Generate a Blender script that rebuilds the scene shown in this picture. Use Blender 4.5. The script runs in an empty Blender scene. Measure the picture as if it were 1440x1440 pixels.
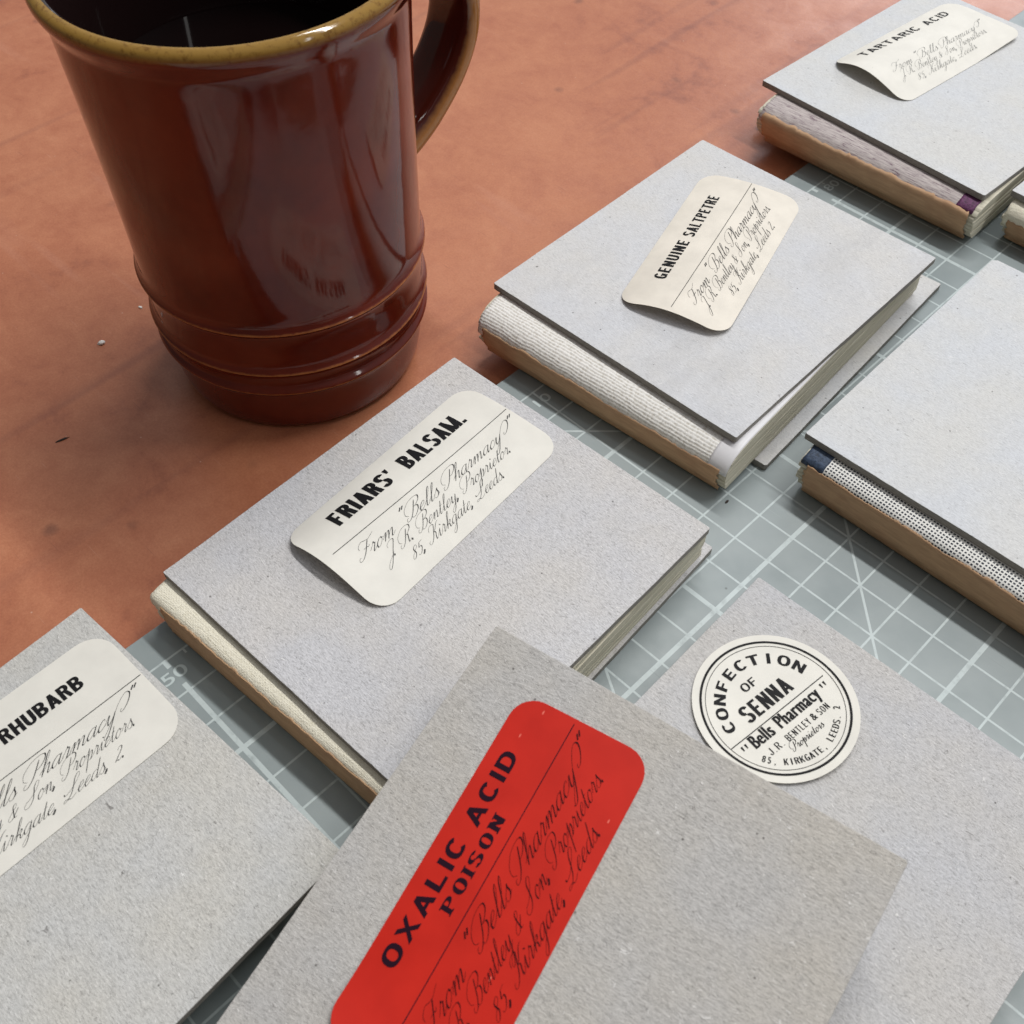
import bpy, math, random
from mathutils import Matrix, Vector
random.seed(7)
S = 0.01                     # everything below is written in centimetres
PI = math.pi
sc = bpy.context.scene
col = sc.collection

# ------------------------------------------------------------------ camera
cam_d = bpy.data.cameras.new('camera'); cam = bpy.data.objects.new('camera', cam_d); col.objects.link(cam)
R_ = [[0.706416, 0.707797, 0.000443], [0.558863, -0.557388, -0.613996], [-0.434337, 0.433984, -0.789309]]
C_ = Vector((11.68416, -16.47124, 22.07482))
rt, dn, fw = Vector(R_[0]), Vector(R_[1]), Vector(R_[2])
m = Matrix.Identity(4)
for i in range(3):
    m[i][0] = rt[i]; m[i][1] = -dn[i]; m[i][2] = -fw[i]; m[i][3] = C_[i]*S
cam.matrix_world = m
cam_d.sensor_width = 36; cam_d.lens = 2.169323*18
cam_d.clip_start = 0.01; cam_d.clip_end = 60
cam_d.dof.use_dof = True; cam_d.dof.focus_distance = 0.285; cam_d.dof.aperture_fstop = 45
sc.camera = cam

# ------------------------------------------------------------------ world: the dim room round the bench
w = bpy.data.worlds.new('World'); sc.world = w; w.use_nodes = True
nt = w.node_tree; bg = nt.nodes['Background']
tc = nt.nodes.new('ShaderNodeTexCoord'); mp = nt.nodes.new('ShaderNodeVectorMath'); mp.operation = 'DOT_PRODUCT'
mp.inputs[1].default_value = (0.05, 0.62, 0.55)
nt.links.new(tc.outputs['Generated'], mp.inputs[0])
cr = nt.nodes.new('ShaderNodeValToRGB'); el = cr.color_ramp.elements
el[0].position = 0.0; el[0].color = (0.13, 0.115, 0.105, 1)
el[1].position = 0.75; el[1].color = (0.60, 0.61, 0.64, 1)
nt.links.new(mp.outputs['Value'], cr.inputs[0]); nt.links.new(cr.outputs[0], bg.inputs[0]); bg.inputs[1].default_value = 0.92

# ------------------------------------------------------------------ lamps
def area(name, loc, target, sx, sy, power, color, along=(1, 0, 0)):
    d = bpy.data.lights.new(name, 'AREA'); d.shape = 'RECTANGLE'; d.size = sx*S; d.size_y = sy*S; d.energy = power; d.color = color
    o = bpy.data.objects.new(name, d); col.objects.link(o)
    z = (Vector(loc)-Vector(target)).normalized(); x = Vector(along); x = (x - z*x.dot(z)).normalized(); y = z.cross(x)
    M = Matrix.Identity(4)
    for i in range(3):
        M[i][0] = x[i]; M[i][1] = y[i]; M[i][2] = z[i]; M[i][3] = loc[i]*S
    o.matrix_world = M
    return o
area('ceiling_tube_light', (2, 76, 184), (2, -2, 0), 150, 9, 33, (1.0, 0.985, 0.96))
area('far_ceiling_tube_light', (-60, 330, 190), (0, 0, 0), 150, 10, 6, (1.0, 0.985, 0.96))
area('side_ceiling_tube_light', (190, 40, 184), (0, 0, 0), 150, 10, 7, (1.0, 0.985, 0.96))
area('window_light', (-130, 385, 185), (0, 0, 0), 170, 120, 27, (0.86, 0.90, 1.0))
sc.view_settings.view_transform = 'Standard'; sc.view_settings.look = 'None'; sc.view_settings.exposure = 0.0; sc.view_settings.gamma = 1

# ------------------------------------------------------------------ node helpers
class N:
    def __init__(s, name, rough=0.6, spec=0.5):
        s.m = bpy.data.materials.new(name); s.m.use_nodes = True; s.t = s.m.node_tree
        s.b = s.t.nodes['Principled BSDF']; s.b.inputs['Roughness'].default_value = rough
        s.b.inputs['Specular IOR Level'].default_value = spec
        t = s.t.nodes.new('ShaderNodeTexCoord'); v = s.t.nodes.new('ShaderNodeVectorMath'); v.operation = 'SCALE'; v.inputs['Scale'].default_value = 100
        s.t.links.new(t.outputs['Object'], v.inputs[0]); s.co = v.outputs[0]
    def val(s, x, sock):
        if hasattr(x, 'links') or isinstance(x, bpy.types.NodeSocket): s.t.links.new(x, sock)
        else: sock.default_value = x
    def math(s, op, a, b=0.0, c=0.0, clamp=False):
        n = s.t.nodes.new('ShaderNodeMath'); n.operation = op; n.use_clamp = clamp
        for i, x in enumerate((a, b, c)): s.val(x, n.inputs[i])
        return n.outputs[0]
    def mapping(s, co, scale=(1, 1, 1), rot=(0, 0, 0), loc=(0, 0, 0)):
        n = s.t.nodes.new('ShaderNodeMapping'); n.inputs['Scale'].default_value = scale; n.inputs['Rotation'].default_value = rot; n.inputs['Location'].default_value = loc
        s.t.links.new(co, n.inputs[0]); return n.outputs[0]
    def noise(s, co, scale, detail=2, rough=0.5, dist=0.0, out=0):
        n = s.t.nodes.new('ShaderNodeTexNoise'); s.t.links.new(co, n.inputs['Vector']); n.inputs['Scale'].default_value = scale
        n.inputs['Detail'].default_value = detail; n.inputs['Roughness'].default_value = rough; n.inputs['Distortion'].default_value = dist
        return n.outputs[out]
    def voro(s, co, scale, out='Distance', rnd=1.0):
        n = s.t.nodes.new('ShaderNodeTexVoronoi'); s.t.links.new(co, n.inputs['Vector']); n.inputs['Scale'].default_value = scale; n.inputs['Randomness'].default_value = rnd
        return n.outputs[out]
    def xyz(s, co):
        n = s.t.nodes.new('ShaderNodeSeparateXYZ'); s.t.links.new(co, n.inputs[0]); return n.outputs
    def ramp(s, x, stops, interp='LINEAR'):
        n = s.t.nodes.new('ShaderNodeValToRGB'); n.color_ramp.interpolation = interp; e = n.color_ramp.elements
        while len(e) < len(stops): e.new(0.5)
        for q, (p, c) in zip(e, stops):
            q.position = p; q.color = (c, c, c, 1) if isinstance(c, (int, float)) else (*c, 1)
        s.t.links.new(x, n.inputs[0]); return n.outputs[0]
    def mix(s, f, a, b, mode='MIX'):
        n = s.t.nodes.new('ShaderNodeMix'); n.data_type = 'RGBA'; n.blend_type = mode
        s.val(f, n.inputs[0])
        for x, i in ((a, 6), (b, 7)):
            if isinstance(x, tuple): n.inputs[i].default_value = (*x, 1)
            else: s.t.links.new(x, n.inputs[i])
        return n.outputs[2]
    def color(s, c):
        if isinstance(c, tuple): s.b.inputs['Base Color'].default_value = (*c, 1)
        else: s.t.links.new(c, s.b.inputs['Base Color'])
    def bump(s, h, strength=0.3, dist=0.02):
        n = s.t.nodes.new('ShaderNodeBump'); n.inputs['Strength'].default_value = strength; n.inputs['Distance'].default_value = dist*S
        s.t.links.new(h, n.inputs['Height']); s.t.links.new(n.outputs[0], s.b.inputs['Normal'])
    def rough(s, x): s.t.links.new(x, s.b.inputs['Roughness'])

def greyboard(name, base, seed, warm=0.0):
    k = N(name, 0.85, 0.25); sm_ = 0.6 if name.endswith(('pale', 'soft')) else 1.0
    co = k.mapping(k.co, loc=(seed*3.7, seed*1.3, 0))
    # short pressed fibres, lying mostly one way with a few across
    f1 = k.noise(k.mapping(co, (9, 28, 6), (0, 0, 0.35)), 1.0, 3, 0.6, 0.5)
    f2 = k.noise(k.mapping(co, (12, 34, 6), (0, 0, -0.75)), 1.0, 3, 0.6, 0.6)
    f3 = k.noise(co, 45, 2, 0.6)
    h = k.math('ADD', k.math('MULTIPLY', f1, 0.9), k.math('ADD', k.math('MULTIPLY', f2, 0.7), k.math('MULTIPLY', f3, 0.35)))
    big = k.noise(co, 0.45, 3, 0.55); mid = k.noise(co, 3.0, 4, 0.6)
    tone = k.math('ADD', k.math('MULTIPLY', k.math('SUBTRACT', h, 0.97), 0.70*sm_), k.math('MULTIPLY', k.math('SUBTRACT', mid, 0.5), 0.12))
    tone = k.math('ADD', tone, 0.5)
    a, b, c = base
    c1 = k.ramp(tone, [(0.32, (a*0.74, b*0.74, c*0.74)), (0.5, base), (0.68, (a*1.17, b*1.17, c*1.17))])
    tint = k.ramp(big, [(0.35, (1.0, 0.985, 0.955)), (0.65, (0.975, 0.99, 1.02))])
    c1 = k.mix(1.0, c1, tint, 'MULTIPLY')
    # dark flecks and short hairs
    v = k.voro(k.mapping(co, (1, 1, 0.02)), 2.6); fl = k.ramp(v, [(0.040, 1.0), (0.075, 0.0)])
    pick = k.ramp(k.voro(k.mapping(co, (1, 1, 0.02)), 2.6, 'Color'), [(0.50, 0.0), (0.52, 1.0)])
    c1 = k.mix(k.math('MULTIPLY', k.math('MULTIPLY', fl, pick), 0.7), c1, (0.06, 0.055, 0.05))
    hv = k.voro(k.mapping(k.mapping(co, (1, 1, 0.02)), (1.1, 7.0, 1), (0, 0, 0.7+seed)), 0.9)
    hair = k.ramp(hv, [(0.050, 1.0), (0.09, 0.0)])
    c1 = k.mix(k.math('MULTIPLY', hair, 0.38), c1, (0.12, 0.11, 0.10))
    wv = k.voro(k.mapping(k.mapping(co, (1, 1, 0.02), loc=(5, 3, 0)), (3, 8, 1), (0, 0, -0.6)), 1.3)
    c1 = k.mix(k.math('MULTIPLY', k.ramp(wv, [(0.06, 1.0), (0.12, 0.0)]), 0.45), c1, (0.78, 0.76, 0.73))
    # curled hair-thin fibres, pale and dark, broken into short lengths
    fibre = None
    for q, (sc_, wd, lo_, st, cc) in enumerate(((3.2, 0.010, 0.56, 0.55, (0.80, 0.79, 0.77)), (4.0, 0.009, 0.58, 0.50, (0.20, 0.19, 0.18)), (6.5, 0.014, 0.56, 0.35, (0.27, 0.26, 0.245)), (2.1, 0.0045, 0.63, 0.75, (0.10, 0.09, 0.085)))):
        cq = k.mapping(co, (1.0, 1.5, 1), (0, 0, 0.4*q), (q*5.3, q*2.1, 0))
        n_ = k.noise(cq, sc_, 1, 0.5, 0.9); rg = k.ramp(k.math('ABSOLUTE', k.math('SUBTRACT', n_, 0.5)), [(wd*0.4, 1.0), (wd, 0.0)])
        mk = k.ramp(k.noise(cq, sc_*1.9, 1, 0.5), [(lo_, 0.0), (lo_+0.03, 1.0)]); rg = k.math('MULTIPLY', rg, mk)
        c1 = k.mix(k.math('MULTIPLY', rg, st*sm_), c1, cc); fibre = rg if fibre is None else k.math('ADD', fibre, rg)
    h = k.math('ADD', h, k.math('MULTIPLY', fibre, 0.35))
    vs_ = k.voro(k.mapping(co, (1, 1, 0.02), loc=(4, 8, 0)), 0.9); c1 = k.mix(k.math('MULTIPLY', k.ramp(k.math('ADD', vs_, k.math('MULTIPLY', f3, 0.02)), [(0.030, 1.0), (0.048, 0.0)]), 0.75), c1, (0.07, 0.065, 0.06))
    if name.endswith('soft'):
        sm = k.noise(k.mapping(k.co, (0.9, 0.35, 1), (0, 0, -0.5), (2, 0, 0)), 1.0, 3, 0.5, 0.4); c1 = k.mix(k.math('MULTIPLY', k.ramp(sm, [(0.56, 0.0), (0.72, 1.0)]), 0.2), c1, (0.36, 0.36, 0.37))
    k.color(c1); k.bump(h, 0.6*sm_, 0.03)
    return k.m
GREY = (0.545, 0.537, 0.538)
M_board = {n: greyboard('grey_board_'+n, c, i) for i, (n, c) in enumerate([('plain', GREY), ('pale', (0.57, 0.58, 0.588)), ('warm', (0.482, 0.466, 0.440)), ('soft', (0.565, 0.567, 0.573)), ('mid', (0.495, 0.49, 0.49)), ('green', (0.515, 0.51, 0.488))])}

def board_edge():
    k = N('board_cut_edge', 0.9, 0.2)
    n = k.noise(k.mapping(k.co, (6, 6, 60)), 1.0, 3, 0.6)
    k.color(k.ramp(n, [(0.3, (0.20, 0.19, 0.175)), (0.7, (0.36, 0.345, 0.32))])); k.bump(n, 0.5, 0.02); return k.m
M_edge = board_edge()

def paper(name, base, rough=0.55, var=0.04, spec=0.4):
    k = N(name, rough, spec); n = k.noise(k.co, 1.2, 4, 0.6); f = k.noise(k.co, 60, 2, 0.5)
    lo = tuple(x*(1-var) for x in base); hi = tuple(min(1, x*(1+var)) for x in base)
    k.color(k.ramp(n, [(0.35, lo), (0.65, hi)])); k.bump(f, 0.08, 0.01)
    tr = k.t.nodes.new('ShaderNodeBsdfTranslucent'); tr.inputs[0].default_value = (base[0], base[1]*.9, base[2]*.75, 1); mx = k.t.nodes.new('ShaderNodeMixShader'); mx.inputs[0].default_value = 0.16
    out = k.t.nodes['Material Output']; k.t.links.new(k.b.outputs[0], mx.inputs[1]); k.t.links.new(tr.outputs[0], mx.inputs[2]); k.t.links.new(mx.outputs[0], out.inputs[0]); return k.m
M_label = paper('cream_label_paper', (0.79, 0.775, 0.715))
M_label_old = paper('aged_label_paper', (0.79, 0.745, 0.66), var=0.06)
def red_paper():
    k = N('red_label_paper', 0.55, 0.22)
    n = k.noise(k.co, 1.0, 3, 0.5); c = k.ramp(n, [(0.35, (0.49, 0.013, 0.005)), (0.65, (0.56, 0.017, 0.007))])
    v = k.voro(k.mapping(k.co, (1.6, 5, 0.02), (0, 0, 0.4)), 0.75); c = k.mix(k.math('MULTIPLY', k.ramp(v, [(0.035, 1.0), (0.06, 0.0)]), 0.8), c, (0.85, 0.22, 0.16))
    k.color(c); k.bump(k.noise(k.co, 50, 2), 0.05, 0.01); return k.m
M_red = red_paper()
def flat(name, c, rough=0.6, spec=0.3):
    k = N(name, rough, spec); k.color(c); return k.m
M_ink = flat('black_ink', (0.012, 0.012, 0.013), 0.5, 0.08)
M_ink_soft = flat('fine_script_ink', (0.030, 0.030, 0.030), 0.6)
M_ink_red = flat('ink_on_red', (0.020, 0.006, 0.014), 0.45, 0.08)
M_ink_faint = flat('worn_script_ink', (0.20, 0.20, 0.19), 0.6)
M_ink_redsoft = flat('script_ink_on_red', (0.035, 0.004, 0.006), 0.5, 0.1)
def kraft():
    k = N('kraft_spine_lining', 0.7, 0.3); n = k.noise(k.mapping(k.co, (2, 1, 12)), 1.0, 4, 0.6); g = k.noise(k.co, 1.1, 3)
    c = k.ramp(n, [(0.3, (0.43, 0.27, 0.160)), (0.7, (0.56, 0.36, 0.215))])
    k.color(k.mix(k.math('MULTIPLY', k.ramp(g, [(0.5, 0.0), (0.7, 1.0)]), 0.4), c, (0.38, 0.20, 0.115))); k.bump(n, 0.3, 0.02); return k.m
M_kraft = kraft()
def pages(name='page_edges', lo=(0.42, 0.40, 0.31), hi=(0.66, 0.63, 0.52)):
    k = N(name, 0.8, 0.2); x = k.xyz(k.co)
    n = k.noise(k.mapping(k.co, (0.6, 0.6, 42)), 1.0, 2, 0.7)
    k.color(k.ramp(n, [(0.25, lo), (0.6, hi)])); k.bump(n, 0.6, 0.02); return k.m
M_pages = pages()
def weave(name, kind):
    k = N(name, 0.85, 0.2); uv = k.t.nodes.new('ShaderNodeUVMap'); uv.uv_map = 'uv'; k.co = uv.outputs[0]; x = k.xyz(k.co)
    sx = k.math('SINE', k.math('MULTIPLY', x[0], 2*PI/0.085)); sy = k.math('SINE', k.math('MULTIPLY', x[1], 2*PI/0.085))
    if kind == 'cream':
        n = k.noise(k.mapping(k.co, (5, 30, 30)), 1.0, 3, 0.7); h = k.math('ADD', k.math('MULTIPLY', k.math('MULTIPLY', sx, sy), 0.07), n)
        k.color(k.ramp(h, [(0.22, (0.70, 0.65, 0.50)), (0.55, (0.90, 0.86, 0.72))])); k.bump(h, 0.9, 0.03)
    elif kind == 'rib':
        sy = k.math('SINE', k.math('MULTIPLY', k.math('ADD', x[1], k.math('MULTIPLY', k.noise(k.co, 1.5, 2), 0.12)), 2*PI/0.085))
        n = k.noise(k.mapping(k.co, (12, 6, 6)), 1.0, 3, 0.6); h = k.math('ADD', k.math('MULTIPLY', sy, 0.13), n)
        k.color(k.ramp(h, [(0.25, (0.60, 0.57, 0.51)), (0.55, (0.86, 0.85, 0.82))])); k.bump(h, 0.8, 0.03)
    elif kind == 'check':
        px = k.math('FRACT', k.math('DIVIDE', x[0], 0.088)); py = k.math('FRACT', k.math('DIVIDE', x[1], 0.082))
        wob = k.noise(k.co, 6, 2)
        a = k.math('GREATER_THAN', k.math('ADD', px, k.math('MULTIPLY', k.math('SUBTRACT', wob, 0.5), 0.6)), 0.40); b = k.math('GREATER_THAN', k.math('ADD', py, k.math('MULTIPLY', k.math('SUBTRACT', wob, 0.5), 0.3)), 0.48)
        f = k.math('MULTIPLY', a, b); col_ = k.mix(f, (0.78, 0.78, 0.75), (0.045, 0.05, 0.065)); k.color(col_)
        k.bump(k.math('SUBTRACT', 1.0, f), 0.5, 0.03)
    elif kind == 'mauve':
        n = k.noise(k.mapping(k.co, (2.2, 24, 24), (0, 0, 0.05)), 1.0, 4, 0.7, 0.5)
        k.color(k.ramp(n, [(0.34, (0.10, 0.035, 0.08)), (0.43, (0.40, 0.35, 0.35)), (0.65, (0.60, 0.55, 0.53))])); k.bump(n, 0.5, 0.03)
    return k.m
M_mull = weave('cream_spine_cloth', 'cream'); M_rib = weave('white_ribbed_linen', 'rib'); M_check = weave('black_white_check_cloth', 'check'); M_mauve = weave('mauve_streaked_paper', 'mauve')
def clothcol(name, c):
    k = N(name, 0.6, 0.4); n = k.noise(k.co, 14, 3, 0.6); k.color(k.ramp(n, [(0.35, tuple(x*0.6 for x in c)), (0.65, tuple(x*1.5 for x in c))])); k.bump(n, 0.6, 0.03); return k.m
M_navy = clothcol('navy_cloth', (0.035, 0.055, 0.095)); M_purple = clothcol('purple_cloth', (0.10, 0.025, 0.085))
M_white = paper('white_endpaper', (0.80, 0.80, 0.83), 0.4)

def table_mat():
    k = N('worn_terracotta_benchtop', 0.35, 0.5)
    a = k.noise(k.co, 0.10, 5, 0.6, 0.4); b = k.noise(k.co, 0.55, 5, 0.65, 0.5); d = k.noise(k.co, 2.4, 4, 0.7)
    t = k.math('ADD', k.math('MULTIPLY', a, 0.45), k.math('ADD', k.math('MULTIPLY', b, 0.38), k.math('MULTIPLY', d, 0.17)))
    c = k.ramp(t, [(0.35, (0.25, 0.080, 0.044)), (0.45, (0.385, 0.138, 0.070)), (0.56, (0.45, 0.180, 0.094)), (0.68, (0.50, 0.220, 0.122))])
    # long rubbed streaks and darker stains
    s = k.noise(k.mapping(k.co, (0.62, 0.045, 1), (0, 0, 0.10), (4, 0, 0)), 1.0, 3, 0.55, 0.3)
    c = k.mix(k.math('MULTIPLY', k.ramp(s, [(0.57, 0.0), (0.68, 1.0)]), 0.34), c, (0.15, 0.048, 0.04))
    s2 = k.noise(k.mapping(k.co, (0.10, 0.8, 1), (0, 0, 0.25)), 1.0, 3, 0.55, 0.3)
    c = k.mix(k.math('MULTIPLY', k.ramp(s2, [(0.60, 0.0), (0.70, 1.0)]), 0.22), c, (0.50, 0.24, 0.16))
    v = k.voro(k.mapping(k.co, (1, 1, 0.02)), 0.55); pk = k.ramp(k.voro(k.mapping(k.co, (1, 1, 0.02)), 0.55, 'Color'), [(0.55, 0.0), (0.6, 1.0)])
    spot = k.math('MULTIPLY', k.ramp(k.math('ADD', v, k.math('MULTIPLY', d, 0.12)), [(0.10, 1.0), (0.20, 0.0)]), pk)
    c = k.mix(k.math('MULTIPLY', spot, 0.45), c, (0.10, 0.045, 0.035))
    v2 = k.voro(k.mapping(k.co, (1, 1, 0.02), loc=(3, 9, 0)), 1.3); c = k.mix(k.math('MULTIPLY', k.ramp(v2, [(0.022, 1.0), (0.035, 0.0)]), 0.5), c, (0.62, 0.45, 0.36))
    # fine scratches
    sc1 = k.voro(k.mapping(k.mapping(k.co, (1, 1, 0.02)), (0.25, 9, 1), (0, 0, 0.5)), 0.5)
    c = k.mix(k.math('MULTIPLY', k.ramp(sc1, [(0.02, 1.0), (0.04, 0.0)]), 0.35), c, (0.52, 0.28, 0.20))
    fg = k.noise(k.co, 16, 4, 0.75); c = k.mix(0.55, c, k.ramp(fg, [(0.3, (0.42, 0.36, 0.33)), (0.7, (0.60, 0.60, 0.60))]), 'OVERLAY')
    for (sx, sy, ro, st, cc) in ((0.35, 14, 0.9, 0.5, (0.16, 0.06, 0.045)), (0.5, 18, -0.4, 0.5, (0.60, 0.36, 0.27)), (0.22, 11, 1.45, 0.5, (0.14, 0.05, 0.04))):
        q = k.voro(k.mapping(k.mapping(k.co, (1, 1, 0.02), loc=(ro*7, 3, 0)), (sx, sy, 1), (0, 0, ro)), 0.6); pq = k.ramp(k.noise(k.co, 0.5, 2), [(0.48, 0.0), (0.6, 1.0)])
        c = k.mix(k.math('MULTIPLY', k.math('MULTIPLY', k.ramp(q, [(0.03, 1.0), (0.07, 0.0)]), pq), st), c, cc)
    k.color(c); k.rough(k.ramp(b, [(0.3, 0.44), (0.7, 0.30)]))
    k.bump(k.math('ADD', k.math('MULTIPLY', k.noise(k.co, 4, 4, 0.6), 0.6), k.math('MULTIPLY', b, 0.8)), 0.35, 0.03); return k.m
M_table = table_mat()

def mat_mat():
    k = N('grey_green_cutting_mat', 0.42, 0.45); x = k.xyz(k.co); u, v = x[0], x[1]
    def line(e, step, wd, off=0.0):      # 1 on a line of width wd every step
        f = k.math('ABSOLUTE', k.math('SUBTRACT', k.math('FRACT', k.math('ADD', k.math('DIVIDE', k.math('SUBTRACT', e, off), step), 0.5)), 0.5))
        return k.math('LESS_THAN', f, wd/2/step)
    thin = k.math('MAXIMUM', line(u, 1, 0.052), line(v, 1, 0.052))
    bold = k.math('MAXIMUM', line(u, 5, 0.115), line(v, 5, 0.115, 2.0))
    # the scale column between the mat's border line and the second line carries no bold lines, only ticks
    gap = k.math('MULTIPLY', k.math('MULTIPLY', k.math('GREATER_THAN', u, -2.78), k.math('LESS_THAN', u, -2.22)), line(v, 5, 0.3, 2.0))
    g = k.math('MULTIPLY', k.math('MAXIMUM', bold, thin), k.math('SUBTRACT', 1.0, gap))
    inside = k.math('GREATER_THAN', u, -3.03)
    def diag(e, lo, hi, wd=0.06):
        return k.math('MULTIPLY', k.math('LESS_THAN', k.math('ABSOLUTE', e), wd/2*1.0), k.math('MULTIPLY', k.math('GREATER_THAN', u, lo), k.math('LESS_THAN', u, hi)))
    d1 = diag(k.math('MULTIPLY', k.math('SUBTRACT', k.math('ADD', u, v), 7.0), 0.707), 4, 12)
    d2 = diag(k.math('MULTIPLY', k.math('SUBTRACT', u, v), 0.707), -2.2, 12)
    d3 = diag(k.math('SUBTRACT', k.math('MULTIPLY', k.math('SUBTRACT', v, -5.88), 0.857), k.math('MULTIPLY', k.math('SUBTRACT', u, 4.0), -0.515)), 3.9, 5.2)
    g = k.math('MAXIMUM', g, k.math('MAXIMUM', d1, k.math('MAXIMUM', d2, d3)))
    tick = k.math('MULTIPLY', line(v, 1, 0.05, 0.5), k.math('MULTIPLY', k.math('GREATER_THAN', u, -3.0), k.math('LESS_THAN', u, -2.85)))
    g = k.math('MULTIPLY', k.math('MAXIMUM', g, tick), inside)
    wear = k.ramp(k.noise(k.co, 2.5, 4, 0.7), [(0.28, 0.30), (0.50, 1.0)])
    n = k.noise(k.co, 0.35, 4, 0.6); base = k.ramp(n, [(0.35, (0.215, 0.255, 0.262)), (0.65, (0.265, 0.305, 0.310))])
    c = k.mix(k.math('MULTIPLY', k.math('MULTIPLY', g, wear), 0.8), base, (0.50, 0.57, 0.575))
    sc1 = k.voro(k.mapping(k.mapping(k.co, (1, 1, 0.02)), (0.3, 10, 1), (0, 0, 1.2)), 0.45)
    c = k.mix(k.math('MULTIPLY', k.ramp(sc1, [(0.02, 1.0), (0.05, 0.0)]), 0.35), c, (0.12, 0.14, 0.145))
    for ro in (0.3, 2.1):
        q = k.voro(k.mapping(k.mapping(k.co, (1, 1, 0.02), loc=(ro, 5, 0)), (0.25, 13, 1), (0, 0, ro)), 0.55); c = k.mix(k.math('MULTIPLY', k.ramp(q, [(0.015, 1.0), (0.05, 0.0)]), 0.35), c, (0.13, 0.15, 0.155) if ro < 1 else (0.38, 0.42, 0.42))
    v2 = k.voro(k.mapping(k.co, (1, 1, 0.02)), 0.9); c = k.mix(k.math('MULTIPLY', k.ramp(v2, [(0.02, 1.0), (0.035, 0.0)]), 0.6), c, (0.06, 0.07, 0.07))
    k.color(c); k.rough(k.ramp(k.noise(k.co, 1.1, 4, 0.6), [(0.3, 0.52), (0.7, 0.36)])); k.bump(k.noise(k.co, 22, 3, 0.6), 0.12, 0.01); return k.m
M_mat = mat_mat()
M_matnum = flat('mat_number_print', (0.46, 0.53, 0.535), 0.5)

def glaze(name, inner=False):
    k = N(name, 0.06, 0.36); x = k.xyz(k.co); z = x[2]
    b = k.b; b.inputs['IOR'].default_value = 1.5
    n = k.noise(k.co, 0.35, 4, 0.6); fine = k.noise(k.mapping(k.co, (5, 5, 14)), 1.0, 4, 0.7)
    if inner:
        k.color((0.012, 0.006, 0.006)); return k.m
    body = k.ramp(n, [(0.35, (0.085, 0.0095, 0.0045)), (0.65, (0.145, 0.0180, 0.0068))])
    zz = k.math('ADD', z, k.math('MULTIPLY', k.math('SUBTRACT', fine, 0.5), 0.07))
    def near(z0, wd): return k.math('SUBTRACT', 1.0, k.math('DIVIDE', k.math('ABSOLUTE', k.math('SUBTRACT', zz, z0)), wd), clamp=True)
    e = k.math('MAXIMUM', near(3.80, 0.05), k.math('MAXIMUM', near(2.43, 0.05), near(1.72, 0.045)))
    c = k.mix(k.math('MULTIPLY', e, 0.9), body, (0.42, 0.15, 0.04))
    rim = k.ramp(k.math('SUBTRACT', zz, 11.0), [(0.0, 0.0), (0.17, 1.0)])
    sp = k.ramp(k.noise(k.co, 7, 4, 0.7), [(0.30, (0.15, 0.07, 0.012)), (0.48, (0.27, 0.155, 0.032))])
    c = k.mix(rim, c, sp); k.color(c); b.inputs['Roughness'].default_value = 0.09; k.bump(k.math('ADD', k.noise(k.co, 0.9, 3, 0.5), k.math('MULTIPLY', k.noise(k.co, 5, 2, 0.5), 0.06)), 0.13, 0.06); return k.m
M_glaze = glaze('brown_mug_glaze'); M_glaze_in = glaze('dark_inner_glaze', True)
def handle_glaze():
    k = N('handle_glaze', 0.06, 0.5); k.b.inputs['IOR'].default_value = 1.5
    at = k.t.nodes.new('ShaderNodeAttribute'); at.attribute_name = 'edge'; at.attribute_type = 'GEOMETRY'
    fine = k.noise(k.co, 5, 3, 0.6); f = k.math('ADD', at.outputs['Fac'], k.math('MULTIPLY', k.math('SUBTRACT', fine, 0.5), 0.3))
    k.color(k.mix(k.ramp(f, [(0.45, 0.0), (0.95, 1.0)]), (0.060, 0.010, 0.006), (0.34, 0.14, 0.035))); return k.m
M_handle = handle_glaze()

# ------------------------------------------------------------------ mesh helpers
class MB:
    def __init__(s): s.v = []; s.f = []; s.mi = []
    def add(s, vs, fs, mi=0):
        o = len(s.v); s.v += [tuple(p) for p in vs]; s.f += [tuple(i+o for i in f) for f in fs]; s.mi += [mi]*len(fs)
    def box(s, x0, x1, y0, y1, z0, z1, mi=0):
        s.add([(x0, y0, z0), (x1, y0, z0), (x1, y1, z0), (x0, y1, z0), (x0, y0, z1), (x1, y0, z1), (x1, y1, z1), (x0, y1, z1)],
              [(0, 3, 2, 1), (4, 5, 6, 7), (0, 1, 5, 4), (1, 2, 6, 5), (2, 3, 7, 6), (3, 0, 4, 7)], mi)
    def obj(s, name, mats, parent=None, smooth=False, M=None, bevel=0):
        me = bpy.data.meshes.new(name)
        vs = [(M @ Vector(p)) for p in s.v] if M else [Vector(p) for p in s.v]
        me.from_pydata([tuple(p*S) for p in vs], [], s.f); me.update()
        for mt in (mats if isinstance(mats, (list, tuple)) else [mats]): me.materials.append(mt)
        for p, i in zip(me.polygons, s.mi): p.material_index = i; p.use_smooth = smooth
        o = bpy.data.objects.new(name, me); col.objects.link(o)
        if parent: o.parent = parent
        if bevel:
            b = o.modifiers.new('soft_edge', 'BEVEL'); b.width = bevel*S; b.segments = 2; b.limit_method = 'ANGLE'; b.angle_limit = math.radians(50)
        return o
def tag(o, label, cat, group=None, kind=None):
    if label: o['label'] = label
    if cat: o['category'] = cat
    if group: o['group'] = group
    if kind: o['kind'] = kind
    return o
def empty(name, M):
    o = bpy.data.objects.new(name, None); col.objects.link(o); o.empty_display_size = 0.01
    M2 = M.copy(); M2.translation = M.translation*S; o.matrix_world = M2; return o
def frame(u, v, z, ang): return Matrix.Translation((u, v, z)) @ Matrix.Rotation(math.radians(ang), 4, 'Z')
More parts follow.
